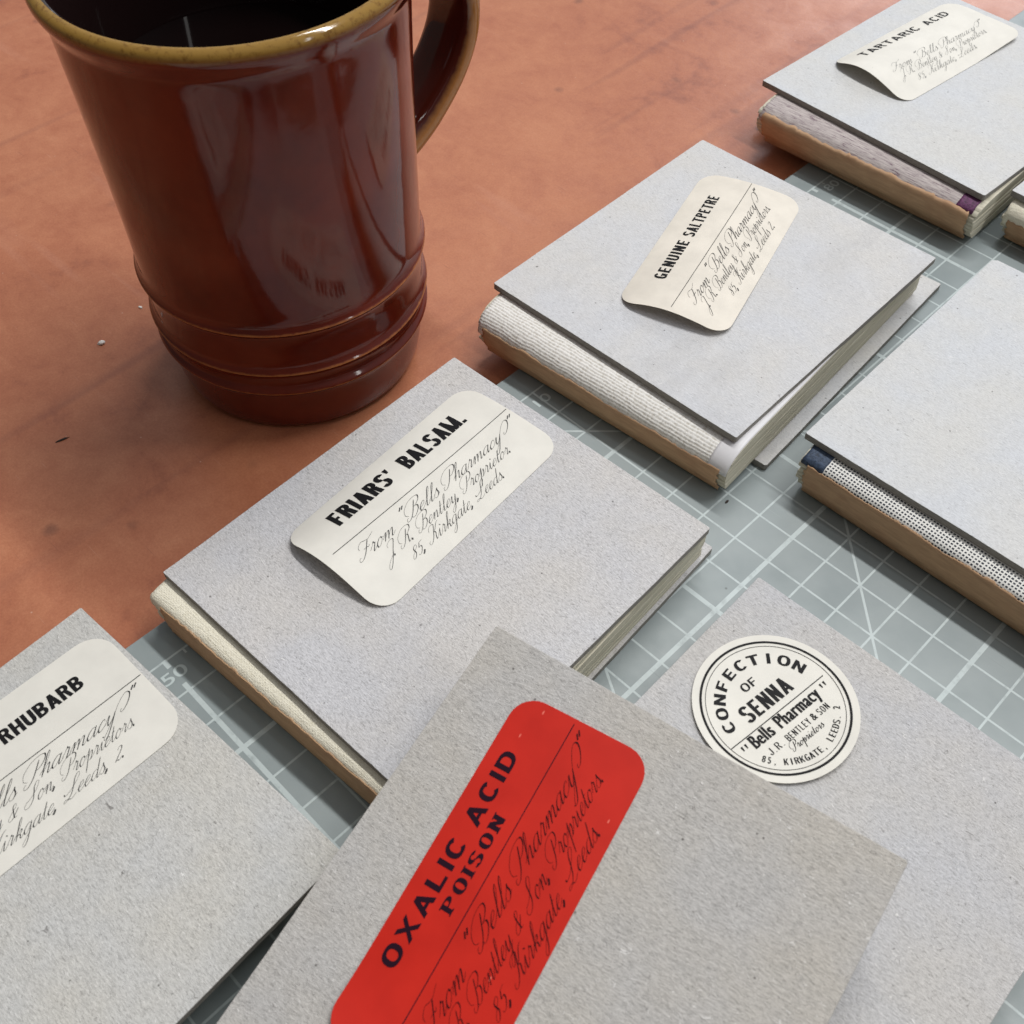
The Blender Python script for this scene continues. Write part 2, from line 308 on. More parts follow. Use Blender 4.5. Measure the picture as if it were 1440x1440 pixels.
def smoothpts(P, n=6):
    out = []
    for i in range(len(P)-1):
        p0 = P[max(i-1, 0)]; p1 = P[i]; p2 = P[i+1]; p3 = P[min(i+2, len(P)-1)]
        for j in range(n):
            t = j/n
            out.append(tuple(0.5*((2*b)+(-a+c)*t+(2*a-5*b+4*c-d)*t*t+(-a+3*b-3*c+d)*t**3) for a, b, c, d in zip(p0, p1, p2, p3)))
    out.append(tuple(P[-1])); return out

# ------------------------------------------------------------------ bench top and cutting mat
tb = MB(); tb.box(-95, 110, -70, 95, -3.3, -0.3)
tb_o = tb.obj('benchtop', M_table, bevel=0.2); tag(tb_o, None, None, kind='structure')
mt = MB(); mt.box(-3.93, 54, -30, 32, -0.2995, 0.0)
mat_o = mt.obj('cutting_mat', M_mat, bevel=0.03)
tag(mat_o, 'grey green self-healing cutting mat with pale printed grid, under the books', 'cutting mat')

# ------------------------------------------------------------------ lettering
def font_mesh(txt, bold=0.0, spacing=1.0, shear=0.0):
    cu = bpy.data.curves.new('t', 'FONT'); cu.body = txt; cu.size = 1.0; cu.offset = bold; cu.space_character = spacing; cu.shear = shear
    cu.resolution_u = 6; cu.fill_mode = 'BOTH'
    o = bpy.data.objects.new('t', cu); col.objects.link(o); bpy.context.view_layer.update()
    me = bpy.data.meshes.new_from_object(o.evaluated_get(bpy.context.evaluated_depsgraph_get()))
    vs = [(v.co.x, v.co.y) for v in me.vertices]; fs = [tuple(p.vertices) for p in me.polygons]
    bpy.data.objects.remove(o); bpy.data.curves.remove(cu); bpy.data.meshes.remove(me)
    return vs, fs
capv, _ = font_mesh('H'); CAP = max(p[1] for p in capv)
# copperplate script: pen paths per letter, x-height 1; the ribbon swells on down strokes
tail = [(.30, .30), (.34, .06), (.52, .02), (.82, .38)]
G = {
 'a': (1.15, [[(.84, .80), (.62, 1.0), (.28, .82), (.12, .40), (.28, .03), (.55, .12), (.80, .62), (.87, 1.0)], [(.87, 1.0), (.82, .5), (.84, .10), (.98, .02), (1.25, .38)]]),
 'c': (.85, [[(.66, .78), (.60, 1.0), (.36, .92), (.12, .45), (.28, .03), (.58, .10), (.92, .42)]]),
 'd': (1.15, [[(.84, .80), (.62, 1.0), (.28, .82), (.12, .40), (.28, .03), (.55, .12), (.80, .62), (.88, 1.0)], [(.88, 2.1), (.84, 1.2), (.82, .5), (.84, .10), (.98, .02), (1.25, .38)]]),
 'e': (.85, [[(-.02, .34), (.30, .45), (.66, .72), (.60, 1.0), (.34, .92), (.12, .45), (.28, .03), (.58, .10), (.92, .42)]]),
 'g': (1.12, [[(.84, .80), (.62, 1.0), (.28, .82), (.12, .40), (.28, .03), (.55, .12), (.80, .62), (.87, 1.0)], [(.87, 1.0), (.84, .1), (.78, -.8), (.50, -1.25), (.25, -1.0), (.55, -.45), (1.20, .38)]]),
 'h': (1.12, [[(-.02, .34), (.30, .85), (.52, 1.7), (.46, 2.2), (.30, 1.9), (.28, 1.0), (.28, 0)], [(.30, .25), (.58, .86), (.78, .95), (.82, .55), (.82, .12), (.96, .02), (1.24, .38)]]),
 'i': (.70, [[(-.02, .34), (.28, 1.0)], [(.28, 1.0), (.28, .4)] + tail, [(.38, 1.45), (.36, 1.37)]]),
 'k': (1.10, [[(-.02, .34), (.30, .85), (.52, 1.7), (.46, 2.2), (.30, 1.9), (.28, 1.0), (.28, 0)], [(.30, .3), (.60, .92), (.80, .85), (.68, .55), (.40, .50)], [(.40, .50), (.68, .42), (.78, .08), (.95, .02), (1.20, .38)]]),
 'l': (.70, [[(-.02, .34), (.30, .85), (.52, 1.7), (.46, 2.2), (.30, 1.9), (.28, 1.0)] + tail]),
 'm': (1.62, [[(-.02, .34), (.22, .90), (.30, .88), (.30, .4), (.28, 0)], [(.30, .25), (.55, .86), (.72, .95), (.77, .55), (.76, 0)], [(.78, .25), (1.03, .86), (1.22, .95), (1.28, .55), (1.28, .12), (1.42, .02), (1.70, .38)]]),
 'n': (1.15, [[(-.02, .34), (.22, .90), (.30, .88), (.30, .4), (.28, 0)], [(.30, .25), (.55, .86), (.75, .95), (.80, .55), (.80, .12), (.94, .02), (1.22, .38)]]),
 'o': (.98, [[(.62, .98), (.34, .92), (.12, .45), (.28, .03), (.56, .06), (.78, .55), (.62, .98), (.66, .80), (1.0, .78)]]),
 'p': (1.08, [[(-.02, .34), (.34, 1.35)], [(.34, 1.35), (.30, .3), (.28, -1.15)], [(.30, .25), (.56, .86), (.76, .95), (.82, .50), (.64, .05), (.45, .06)], [(.62, .04), (.80, .1), (1.10, .38)]]),
 'r': (.84, [[(-.02, .34), (.22, .80), (.30, 1.12), (.38, .95), (.56, .90), (.54, .5), (.50, .12), (.62, .02), (.90, .38)]]),
 's': (.80, [[(-.02, .34), (.30, .85), (.38, 1.12), (.44, .85), (.66, .42), (.54, .03), (.24, .02), (.18, .16)], [(.54, .03), (.86, .38)]]),
 't': (.70, [[(-.02, .34), (.30, 1.0)], [(.32, 1.75), (.28, .8)] + tail, [(.10, 1.12), (.60, 1.12)]]),
 'y': (1.12, [[(-.02, .34), (.20, .92), (.28, .90), (.26, .35), (.40, .03), (.62, .2), (.82, .70), (.87, 1.0)], [(.87, 1.0), (.84, .1), (.78, -.8), (.50, -1.25), (.25, -1.0), (.55, -.45), (1.20, .38)]]),
 'Y': (2.35, [[(-.02, .34), (.20, .92), (.28, .90), (.26, .35), (.40, .03), (.62, .2), (.82, .70), (.87, 1.0)], [(.87, 1.0), (.80, .0), (.66, -.9), (.42, -1.25), (.22, -1.0), (.50, -.3), (.80, .6), (1.10, 1.6), (1.60, 2.2), (2.15, 1.9), (2.25, 1.2), (1.95, .55), (1.60, .45), (1.52, .72), (1.64, .74)]]),
 'F': (1.55, [[(1.02, 1.95), (.94, 1.2), (.82, .5), (.50, .0), (.12, .02), (.02, .35), (.20, .42)], [(-.05, 1.35), (-.20, 1.75), (.10, 2.15), (.65, 2.0), (1.15, 1.95), (1.75, 2.35)], [(.55, 1.08), (.95, 1.12), (1.25, 1.0), (1.30, 1.22)]]),
 'B': (1.85, [[(.95, 2.0), (.90, 1.2), (.80, .5), (.50, .0), (.12, -.02), (.0, .3), (.16, .40)], [(.25, .55), (-.25, .9), (-.42, 1.6), (.05, 2.25), (.80, 2.42), (1.45, 2.25), (1.62, 1.75), (1.25, 1.28), (.92, 1.22)], [(.92, 1.22), (1.45, 1.12), (1.62, .6), (1.25, .05), (.85, .05), (.80, .22)]]),
 'P': (1.55, [[(.95, 2.0), (.90, 1.2), (.80, .5), (.50, .0), (.12, -.02), (.0, .3), (.16, .40)], [(.25, .55), (-.25, .9), (-.42, 1.6), (.05, 2.25), (.80, 2.42), (1.45, 2.25), (1.62, 1.70), (1.30, 1.20), (.95, 1.12), (.92, 1.28)]]),
 'R': (1.95, [[(.95, 2.0), (.90, 1.2), (.80, .5), (.50, .0), (.12, -.02), (.0, .3), (.16, .40)], [(.25, .55), (-.25, .9), (-.42, 1.6), (.05, 2.25), (.80, 2.42), (1.45, 2.25), (1.62, 1.75), (1.25, 1.25), (.92, 1.20)], [(.92, 1.20), (1.30, 1.05), (1.42, .4), (1.60, .02), (1.90, .35)]]),
 'J': (1.2, [[(.30, 1.45), (.15, 1.85), (.55, 2.2), (1.20, 2.05), (1.12, 1.0), (.98, -.3), (.66, -1.2), (.30, -1.0), (.50, -.3), (1.25, .45)]]),
 'S': (1.75, [[(.10, .62), (.75, .85), (1.35, 1.45), (1.60, 2.1), (1.30, 2.35), (1.02, 1.95), (1.10, 1.2), (1.12, .5), (.75, .0), (.25, -.02), (.02, .35), (.22, .5)]]),
 'L': (1.75, [[(-.10, .95), (.10, .7), (.75, .95), (1.35, 1.55), (1.60, 2.15), (1.30, 2.38), (1.02, 1.95), (1.02, 1.2), (.92, .5), (.55, .05), (.10, -.05), (.12, .18), (.55, .15), (1.05, -.08), (1.60, .20)]]),
 'K': (1.75, [[(.95, 2.1), (.90, 1.2), (.80, .5), (.50, .0), (.12, -.02), (.0, .3), (.16, .40)], [(.10, 1.5), (.05, 2.0), (.50, 2.25), (.95, 2.1)], [(1.80, 2.2), (1.45, 2.0), (1.15, 1.3), (.88, 1.12)], [(.92, 1.15), (1.25, .95), (1.30, .4), (1.48, .02), (1.80, .35)]]),
 '&': (1.45, [[(1.25, .95), (1.05, .62), (.65, .05), (.25, .02), (.12, .35), (.40, .75), (.85, 1.2), (.85, 1.55), (.60, 1.6), (.48, 1.3), (.68, .7), (.95, .10), (1.25, .12)]]),
 '8': (1.0, [[(.75, 1.45), (.50, 1.62), (.22, 1.35), (.40, .95), (.66, .55), (.50, .05), (.18, .08), (.12, .42), (.42, .85), (.78, 1.25), (.75, 1.45)]]),
 '5': (.95, [[(.30, 1.5), (.80, 1.58)], [(.30, 1.5), (.24, .92), (.56, .98), (.76, .6), (.56, .05), (.18, .03), (.12, .18)]]),
 '2': (.95, [[(.18, 1.2), (.32, 1.55), (.64, 1.5), (.70, 1.15), (.40, .55), (.10, .05)], [(.10, .05), (.35, .18), (.60, .0), (.85, .22)]]),
 '.': (.55, [[(.12, .20), (.15, -.04)]]), ',': (.50, [[(.22, .14), (.18, -.08), (.04, -.30)]]),
 '"': (1.15, [[(.10, 2.40), (.00, 2.0)], [(.42, 2.40), (.32, 2.0)]]),
 ' ': (.75, [])}
def script_mesh(txt, thick=0.135, hair=0.034, slant=0.78):
    vs, fs = [], []; x = 0.0
    for ch in txt:
        adv, strokes = G[ch]
        for st in strokes:
            P = smoothpts(st, 7); n = len(P)
            dots = ch in '.,"' or (len(st) == 2 and abs(st[0][1]-st[1][1]) < 0.12 and abs(st[0][0]-st[1][0]) < 0.1)
            L = R2 = None; o = len(vs)
            for i, p in enumerate(P):
                a = P[max(i-1, 0)]; b = P[min(i+1, n-1)]; dx, dy = b[0]-a[0]+slant*(b[1]-a[1]), b[1]-a[1]; l = math.hypot(dx, dy) or 1
                dx, dy = dx/l, dy/l; down = max(0.0, -dy)
                wd = hair + (thick-hair)*down**2.2
                if dots: wd = thick*(1.0 if ch == '"' else 1.5)
                else: wd *= 1.0 if 1 < i < n-2 else 0.75
                px, py = p[0]+x+slant*p[1], p[1]
                vs += [(px-dy*wd/2, py+dx*wd/2), (px+dy*wd/2, py-dx*wd/2)]
            fs += [(o+2*i, o+2*i+1, o+2*i+3, o+2*i+2) for i in range(n-1)]
        x += adv*0.98
    return vs, fs
def grot(ch, w, t, th):
    """heavy grotesque capital in a box w wide and 1 high: list of polygons"""
    P = []
    def rect(x0, y0, x1, y1): P.append([(x0, y0), (x1, y0), (x1, y1), (x0, y1)])
    def diag(x0, y0, x1, y1, k=1.0): P.append([(x0, y0), (x0+t*k, y0), (x1+t*k, y1), (x1, y1)])
    def ring(cx, cy, rx, ry, a0, a1, n=28, e=2.35, tt=None):
        T_ = t if tt is None else tt
        def pt(a, rx, ry):
            c, s_ = math.cos(a), math.sin(a); return (cx+math.copysign(abs(c)**(2/e), c)*rx, cy+math.copysign(abs(s_)**(2/e), s_)*ry)
        for i in range(n):
            b0 = math.radians(a0+(a1-a0)*i/n); b1 = math.radians(a0+(a1-a0)*(i+1)/n)
            P.append([pt(b0, rx, ry), pt(b1, rx, ry), pt(b1, rx-T_, ry-th), pt(b0, rx-T_, ry-th)])
    m = (w-t)/2
    if ch in 'LFEHNMBDPRKU' : rect(0, 0 if ch != 'U' else .35, t, 1)
    if ch == 'I': rect(0, 0, t, 1)
    if ch in 'HNMU': rect(w-t, 0 if ch != 'U' else .35, w, 1)
    if ch == 'L': rect(0, 0, w*.9, th)
    if ch == 'E': rect(0, 0, w*.9, th); rect(0, .5-th/2, w*.82, .5+th/2); rect(0, 1-th, w*.9, 1)
    if ch == 'F': rect(0, .48-th/2, w*.80, .48+th/2); rect(0, 1-th, w*.9, 1)
    if ch == 'T': rect(0, 1-th, w, 1); rect(m, 0, m+t, 1)
    if ch == 'H': rect(0, .5-th/2, w, .5+th/2)
    if ch == 'N': diag(0, 1, w-t, 0)
    if ch == 'M': diag(0, 1, m, 0, .85); diag(w-t*.85, 1, m+t*.15, 0, .85)
    if ch == 'A': diag(0, 0, m, 1); diag(w-t, 0, m, 1); rect(w*.2, .19, w*.8, .19+th)
    if ch == 'X': diag(0, 0, w-t, 1); diag(w-t, 0, 0, 1)
    if ch == 'Y': diag(m, .42, 0, 1); diag(m, .42, w-t, 1); rect(m, 0, m+t, .46)
    if ch == 'K': diag(t*.4, .34, w-t, 1); diag(w-t*1.05, 0, w*.30, .56)
    if ch == 'U': ring(w/2, .36, w/2, .37, 180, 360)
    if ch == 'J': rect(w-t, .3, w, 1); ring(w/2, .30, w/2, .31, 180, 360)
    if ch == 'O': ring(w/2, .5, w/2, .515, 0, 360, 48)
    if ch in 'CG': ring(w/2, .5, w/2, .515, 42, 318 if ch == 'C' else 360, 44)
    if ch == 'G': rect(w*.52, .36, w, .36+th); rect(w-t, 0.02, w, .5)
    if ch == 'D': ring(w*.42, .5, w*.58, .5, -90, 90); rect(0, 0, w*.44, th); rect(0, 1-th, w*.44, 1)
    if ch in 'BPR':
        ring(w*.45, .735, w*.53, .265, -90, 90); rect(0, 1-th, w*.47, 1); rect(0, .47, w*.47, .47+th)
        if ch == 'B': ring(w*.45, .27, w*.55, .27, -90, 90); rect(0, 0, w*.47, th); rect(0, .54-th, w*.47, .54)
        if ch == 'R': diag(w-t*1.02, 0, w*.42, .50)
    if ch == 'S': ring(w/2, .755, w/2, .262, 15, 270, 30, 2.2); ring(w/2, .255, w/2, .272, 90, -165, 30, 2.2)
    if ch == "'": P.append([(0, 1), (t*.2, .68), (t*.7, .68), (t, 1)])
    if ch == '.': rect(0, 0, t, t*.8)
    if ch == ',': rect(0, 0, t, t*.8); P.append([(t*.4, .02), (t, .02), (t*.5, -.2), (t*.2, -.2)])
    return P
def bold_mesh(txt, t, w=.55, gap=.10, th=None, slab=0.0):
    """line of heavy capitals, height CAP; falls back to the plain font for other signs"""
    vs, fs = [], []; x = 0.0; th = t*0.78 if th is None else th
    for ch in txt:
        if ch == ' ': x += 0.30; continue
        if ch in "ABCDEFGHIJKLMNOPRSTUXY'.,":
            W_ = {'I': t, "'": t, '.': t, ',': t, 'M': w*1.45, 'L': w*.9, 'E': w*.9, 'F': w*.88, 'A': w*1.08, 'X': w*1.08, 'O': w*1.06, 'J': w*.8}.get(ch, w); lz = 0
            pol = grot(ch, W_, t, th)
            if slab:
                e = .09
                for (a0, a1, b0) in {'P': [(-e, t+e, 0), (-e, t, 1-slab)], 'I': [(-e, t+e, 0), (-e, t+e, 1-slab)], 'N': [(-e, t+e*.6, 0), (-e, t, 1-slab), (W_-t-e, W_+e, 1-slab)]}.get(ch, []): pol.append([(a0, b0), (a1, b0), (a1, b0+slab), (a0, b0+slab)])
            for q in pol:
                lz += 1; o = len(vs); vs += [(x+p[0], p[1]*CAP, (lz % 60)*.00006) for p in q]; fs.append(tuple(range(o, o+len(q))))
            x += W_+gap
        else:
            v, f = font_mesh(ch, 0.0); mn = min(p[0] for p in v); mx = max(p[0] for p in v); lz = 0
            for dx in (-.02, 0, .02):
                o = len(vs); lz += 1; vs += [((x+(p[0]-mn)*w/.62+dx), p[1], lz*.0004) for p in v]; fs += [tuple(i+o for i in q) for q in f]
            x += (mx-mn)*w/.62+gap
    return vs, fs
def fit(vs, x0, x1, b, h, hunit):
    mn = min(p[0] for p in vs); mx = max(p[0] for p in vs); sx = (x1-x0)/(mx-mn); sy = h/hunit
    return [(x0+(p[0]-mn)*sx, b+p[1]*sy, p[2] if len(p) > 2 else 0.0) for p in vs]
LIFT = 0.007
def lettering(name, items, surf, mat_, parent):
    mb = MB()
    for vs, fs in items:
        # text triangles are split so that they follow the curl of the paper
        P3 = [(p[0], p[1], p[2] if len(p) > 2 else 0.0) for p in vs]; nv, nf = list(P3), []
        for f in fs:
            if len(f) != 4: nf.append(f); continue
            a, b, c, d = (P3[i] for i in f)
            nu = max(1, math.ceil(max(math.dist(a[:2], b[:2]), math.dist(c[:2], d[:2]))/.06)); nw = max(1, math.ceil(max(math.dist(b[:2], c[:2]), math.dist(a[:2], d[:2]))/.06))
            if nu*nw == 1: nf.append(f); continue
            o = len(nv)
            for i in range(nu+1):
                for j in range(nw+1):
                    u, w_ = i/nu, j/nw; nv.append(tuple((a[k]*(1-u)+b[k]*u)*(1-w_)+(d[k]*(1-u)+c[k]*u)*w_ for k in range(3)))
            m_ = nw+1; nf += [(o+i*m_+j, o+(i+1)*m_+j, o+(i+1)*m_+j+1, o+i*m_+j+1) for i in range(nu) for j in range(nw)]
        mb.add([(p[0], p[1], surf(p[0], p[1])+LIFT+p[2]) for p in nv], nf)
    return mb.obj(name, mat_, parent)

# rounded paper label: x runs along the words (-L..0), y towards the title edge (0..W)
def make_label(label, M, L, W, rad, surf, mat_, ink, ink2, title, lines, rule, extra=None, bold=0.03, tspace=1.0):
    N1, N2 = 56, 26; mb = MB(); T = 0.008
    def inset(y):
        d = min(y, W-y)
        return 0.0 if d >= rad else rad-math.sqrt(max(0, rad*rad-(rad-d)**2))
    ys = []
    for j in range(N2+1):
        t = j/N2; ys.append(W*(0.5-0.5*math.cos(PI*t)))
    top = []; bot = []
    for y in ys:
        k = inset(y)
        for i in range(N1+1):
            x = -L+k+(L-2*k)*(i/N1); z = surf(x, y); top.append((x, y, z)); bot.append((x, y, z-T))
    n = N1+1; F = []
    for j in range(N2):
        for i in range(N1): a = j*n+i; F.append((a, a+1, a+n+1, a+n))
    nt_ = len(top); FB = [tuple(reversed([q+nt_ for q in f])) for f in F]
    ring = [i for i in range(n)] + [j*n+N1 for j in range(1, N2+1)] + [N2*n+i for i in range(N1-1, -1, -1)] + [j*n for j in range(N2-1, 0, -1)]
    FS = [(ring[i], ring[i]+nt_, ring[(i+1) % len(ring)]+nt_, ring[(i+1) % len(ring)]) for i in range(len(ring))]
    mb.add(top+bot, F+FB); rv = [top[i] for i in ring]+[bot[i] for i in ring]; q_ = len(ring)
    mb.add(rv, [(i, i+q_, (i+1) % q_+q_, (i+1) % q_) for i in range(q_)])
    root = empty('paper_label', M); tag(root, label, 'label', 'pharmacy labels laid on the book boards')
    mb.obj('paper', mat_, root, smooth=True)
    it = []
    for (txt, x0, x1, b, h, bo, sp) in title:
        vs, fs = bold_mesh(txt, bo, sp[0], sp[1], *sp[2:]); it.append((fit(vs, x0, x1, b, h, CAP), fs))
    if extra: it += extra
    lettering('printed_title', it, surf, ink, root)
    it = []
    for (txt, x0, x1, b, h) in lines:
        vs, fs = script_mesh(txt); it.append((fit(vs, x0, x1, b, h, 1.0), fs))
    lettering('script_lettering', it, surf, ink2, root)
    (rx0, rx1, rb) = rule; K = 40
    vs = []; 
    for i in range(K+1):
        x = rx0+(rx1-rx0)*i/K; vs += [(x, rb-0.008), (x, rb+0.008)]
    lettering('ruled_line', [(vs, [(2*i, 2*i+2, 2*i+3, 2*i+1) for i in range(K)])], surf, ink, root)
    return root

# ------------------------------------------------------------------ books
def quad_board(mb, w_, h_, z0, z1):
    mb.box(0, w_, 0, h_, z0, z1)
def make_book(name_label, M, board, top, bottom, blk, prof, kz, cloth=None, cloth_mat=None, patch=None, endpaper=None, cr_=.03, kx0=.18, fuzz=0.03, seed=1, group='unbound books laid out on the bench', frayed=True):
    """top/bottom = (x, y, angle, width, height, z0, z1) in the book's frame; blk = (x, y, angle, length, depth); prof = spine section (y, z)"""
    rnd = random.Random(seed)
    root = empty('book', M); tag(root, name_label, 'book', group)
    for nm, q in (('top_board', top), ('bottom_board', bottom)):
        x, y, a, w_, h_, z0, z1 = q; mb = MB(); nx, ny = 30, 30; 
        # hand cut outline: blunted corners, faintly uneven sides; cut edges get the darker pulp material
        out = []
        for (ax, ay, bx, by) in ((0, 0, w_, 0), (w_, 0, w_, h_), (w_, h_, 0, h_), (0, h_, 0, 0)):
            l = math.hypot(bx-ax, by-ay); ux, uy = (bx-ax)/l, (by-ay)/l; rc = cr_ if (nm == 'top_board' and (ax, ay) == (0, h_)) else rnd.uniform(.015, .05); rc2 = rnd.uniform(.015, .05)
            if nm == 'top_board' and (bx, by) == (0, h_): rc2 = cr_
            drift = 0.0
            for q in range(45):
                t = rc+(l-rc-rc2)*q/44; drift = drift*.85+rnd.uniform(-.0035, .0035)
                out.append((ax+ux*t-uy*drift*-1, ay+uy*t+ux*drift*-1))
        n = len(out); mb.add([(p[0], p[1], z0) for p in out]+[(p[0], p[1], z1) for p in out], [tuple(range(n-1, -1, -1)), tuple(range(n, 2*n))]+[(q, (q+1) % n, (q+1) % n+n, q+n) for q in range(n)])
        mb.mi = [0, 0]+[1]*n
        o = mb.obj(nm, [board, M_edge], root, M=frame(x, y, 0, a), bevel=0.014)
    x, y, a, Lb, D = blk[:5]; Mb = frame(x, y, 0, a)
    taper = blk[5] if len(blk) > 5 else 0.0
    P = smoothpts(prof, 6)[:]; zlo, zhi = P[0][1], max(p[1] for p in P)
    def ys_at(z):
        for p, q in zip(P, P[1:]):
            if p[1] <= z <= q[1] and q[1] > p[1]: t = (z-p[1])/(q[1]-p[1]); return p[0]+(q[0]-p[0])*t
        return P[-1][0] if z > P[-1][1]-1e-6 else P[0][0]
    mb = MB(); K = 8
    for i in range(K):
        za, zb = zlo+(zhi-zlo)*i/K, zlo+(zhi-zlo)*(i+1)/K; gap = 0.012
        if i == K-1: zb2 = zb-0.001
        else: zb2 = zb-gap
        j0, j1 = rnd.uniform(-.075, .06), rnd.uniform(-.035, .035); jd = rnd.uniform(-.03, .03)
        sub = [za+(zb2-za)*t for t in (0, .25, .5, .75, 1)]
        sec = [(ys_at(min(z, zhi-0.002)) + (0.0 if 0 < t < 4 else 0.02) + 0.02, z) for t, z in enumerate(sub)]
        n = len(sec)
        vs = []
        for xx in (j0, Lb+j1):
            xf = xx+(taper if xx < 1 else 0); vs += [(xx, yy, zz) for yy, zz in sec] + [(xf, D+jd, sec[-1][1]), (xf, D+jd, sec[0][1])]
        m_ = n+2
        fs = [(q, (q+1) % m_, (q+1) % m_+m_, q+m_) for q in range(m_)] + [tuple(range(m_-1, -1, -1)), tuple(range(m_, 2*m_))]
        mb.add(vs, fs)
    mb.obj('text_block', M_pages, root, M=Mb)
    # strips that follow the spine section
    def strip(nm, s0, s1, off, mat_, x0, x1, rag0=0.0, rag1=0.0, rx=0.0, th=0.012, P=P):
        # arc length parameterised section
        ds = [0]
        for p, q in zip(P, P[1:]): ds.append(ds[-1]+math.hypot(q[0]-p[0], q[1]-p[1]))
        def at(s):
            s = min(max(s, 0), ds[-1])
            for i in range(len(P)-1):
                if s <= ds[i+1]:
                    t = (s-ds[i])/max(1e-9, ds[i+1]-ds[i]); p, q = P[i], P[i+1]; l = math.hypot(q[0]-p[0], q[1]-p[1]) or 1
                    ny, nz = -(q[1]-p[1])/l, (q[0]-p[0])/l
                    return p[0]+(q[0]-p[0])*t, p[1]+(q[1]-p[1])*t, ny, nz
            return P[-1][0], P[-1][1], 0, 1
        mb = MB(); nx, ns = int((x1-x0)/0.09)+2, max(14, int((s1-s0)/0.11))
        w1 = w2 = 0.0; rows = []; uvs = []
        for i in range(nx+1):
            w1 = w1*0.8+rnd.uniform(-1, 1)*0.45; w2 = w2*0.8+rnd.uniform(-1, 1)*0.45
            a0 = s0+rag0*w1+rag0*0.4*rnd.uniform(-1, 1); a1 = s1+rag1*w2+rag1*0.5*rnd.uniform(-1, 1)
            row = []
            for j in range(ns+1):
                s = a0+(a1-a0)*j/ns; yy, zz, ny, nz = at(s)
                xx = x0+(x1-x0)*i/nx
                if i == 0: xx += rnd.uniform(-rx, rx)
                if i == nx: xx += rnd.uniform(-rx, rx)
                row.append(((xx, yy+ny*(off+th), zz+nz*(off+th)), (xx, yy+ny*off, zz+nz*off))); uvs += [(xx, s), (xx, s)]
            rows.append(row)
        vs = []; 
        for row in rows:
            for t_, b_ in row: vs += [t_, b_]
        m_ = 2*(ns+1); fs = []
        for i in range(nx):
            for j in range(ns):
                a_ = i*m_+2*j; fs.append((a_, a_+m_, a_+m_+2, a_+2)); fs.append((a_+1, a_+3, a_+m_+3, a_+m_+1))
            a_ = i*m_; fs.append((a_, a_+1, a_+m_+1, a_+m_)); a_ = i*m_+2*ns; fs.append((a_, a_+m_, a_+m_+1, a_+1))
        for i in (0, nx):
            for j in range(ns):
                a_ = i*m_+2*j; q = (a_, a_+2, a_+3, a_+1); fs.append(q if i == 0 else q[::-1])
        mb.add(vs, fs)
        o = mb.obj(nm, mat_, root, smooth=True, M=Mb); lay = o.data.uv_layers.new(name='uv')
        for lp in o.data.loops: lay.data[lp.index].uv = uvs[lp.vertex_index]
        return o
    ds = 0; sk = 0; stot = 0
    for p, q in zip(P, P[1:]):
        l = math.hypot(q[0]-p[0], q[1]-p[1]); stot += l
        if q[1] <= kz+1e-6 and p[1] <= q[1]: sk += l
    if cloth is not None:
        strip('spine_cloth', sk-0.25, stot, 0.004, cloth_mat, cloth[0], cloth[1], 0.0, 0.0, 0.02, 0.012)
    strip('kraft_lining', 0.0, sk+.13, 0.019, M_kraft, kx0, Lb-0.22 if frayed else Lb-0.05, 0.0, 0.045, 0.05, 0.014, P=[(P[0][0]+.01, P[0][1]-.13)]+P)
    if endpaper:
        strip('endpaper', sk-0.10, stot+6.5, 0.019, M_white, endpaper[0], endpaper[1], 0, 0, 0, 0.008, P=P+[(y_, P[-1][1]) for y_ in (3, 5, 7, 9.1)])
    if patch:
        strip('cloth_patch', sk-0.05, stot, 0.006, patch[2], patch[0], patch[1], 0.0, 0.0, 0.01, 0.018)
    return root, Mb

GR = 'unbound books laid out on the bench'
# FRIARS' BALSAM book
MA = frame(-3.98, -11.94, 0, 2.4)
profA = [(.03, .2), (.0, .6), (.0, 1.10), (.05, 1.19), (.22, 1.25), (.5, 1.288), (1.6, 1.297)]
def rel(M, u, v): return (M.inverted() @ Vector((u, v, 0)))[:2]
xa, ya = rel(MA, -3.87, -12.45); xb, yb = rel(MA, -3.69, -11.74)
make_book('small grey board book in the middle left, under the curled cream friars balsam label', MA, M_board['plain'],
          (0, 0, 0, 8.33, 9.37, 1.3, 1.5), (xb, yb, 2.1, 8.33, 9.37, 0.0, 0.2), (xa, ya, 2.0, 8.45, 9.7, .55), profA, 1.15, (0.0, 8.36), M_mull, kx0=.36, seed=3)
# GENUINE SALTPETRE book
MBk = frame(-5.57, 0.04, 0, 1.4)
profB = [(.20, .2), (.04, .5), (.0, .85), (.09, 1.15), (.42, 1.38), (1.0, 1.485), (1.9, 1.497)]
xa, ya = rel(MBk, -5.20, -0.93); xb, yb = rel(MBk, -5.10, 0.69)
rootB, MbB = make_book('grey board book with white ribbed cloth spine, behind the middle, near the mug', MBk, M_board['soft'],
          (0, 0, 0, 8.30, 9.42, 1.5, 1.7), (xb, yb, 2.5, 8.33, 9.42, 0.0, 0.2), (xa, ya, 2.9, 8.22, 10.05, .75), profB, 1.02, (0.0, 7.7), M_rib, endpaper=(7.66, 8.22), seed=5)
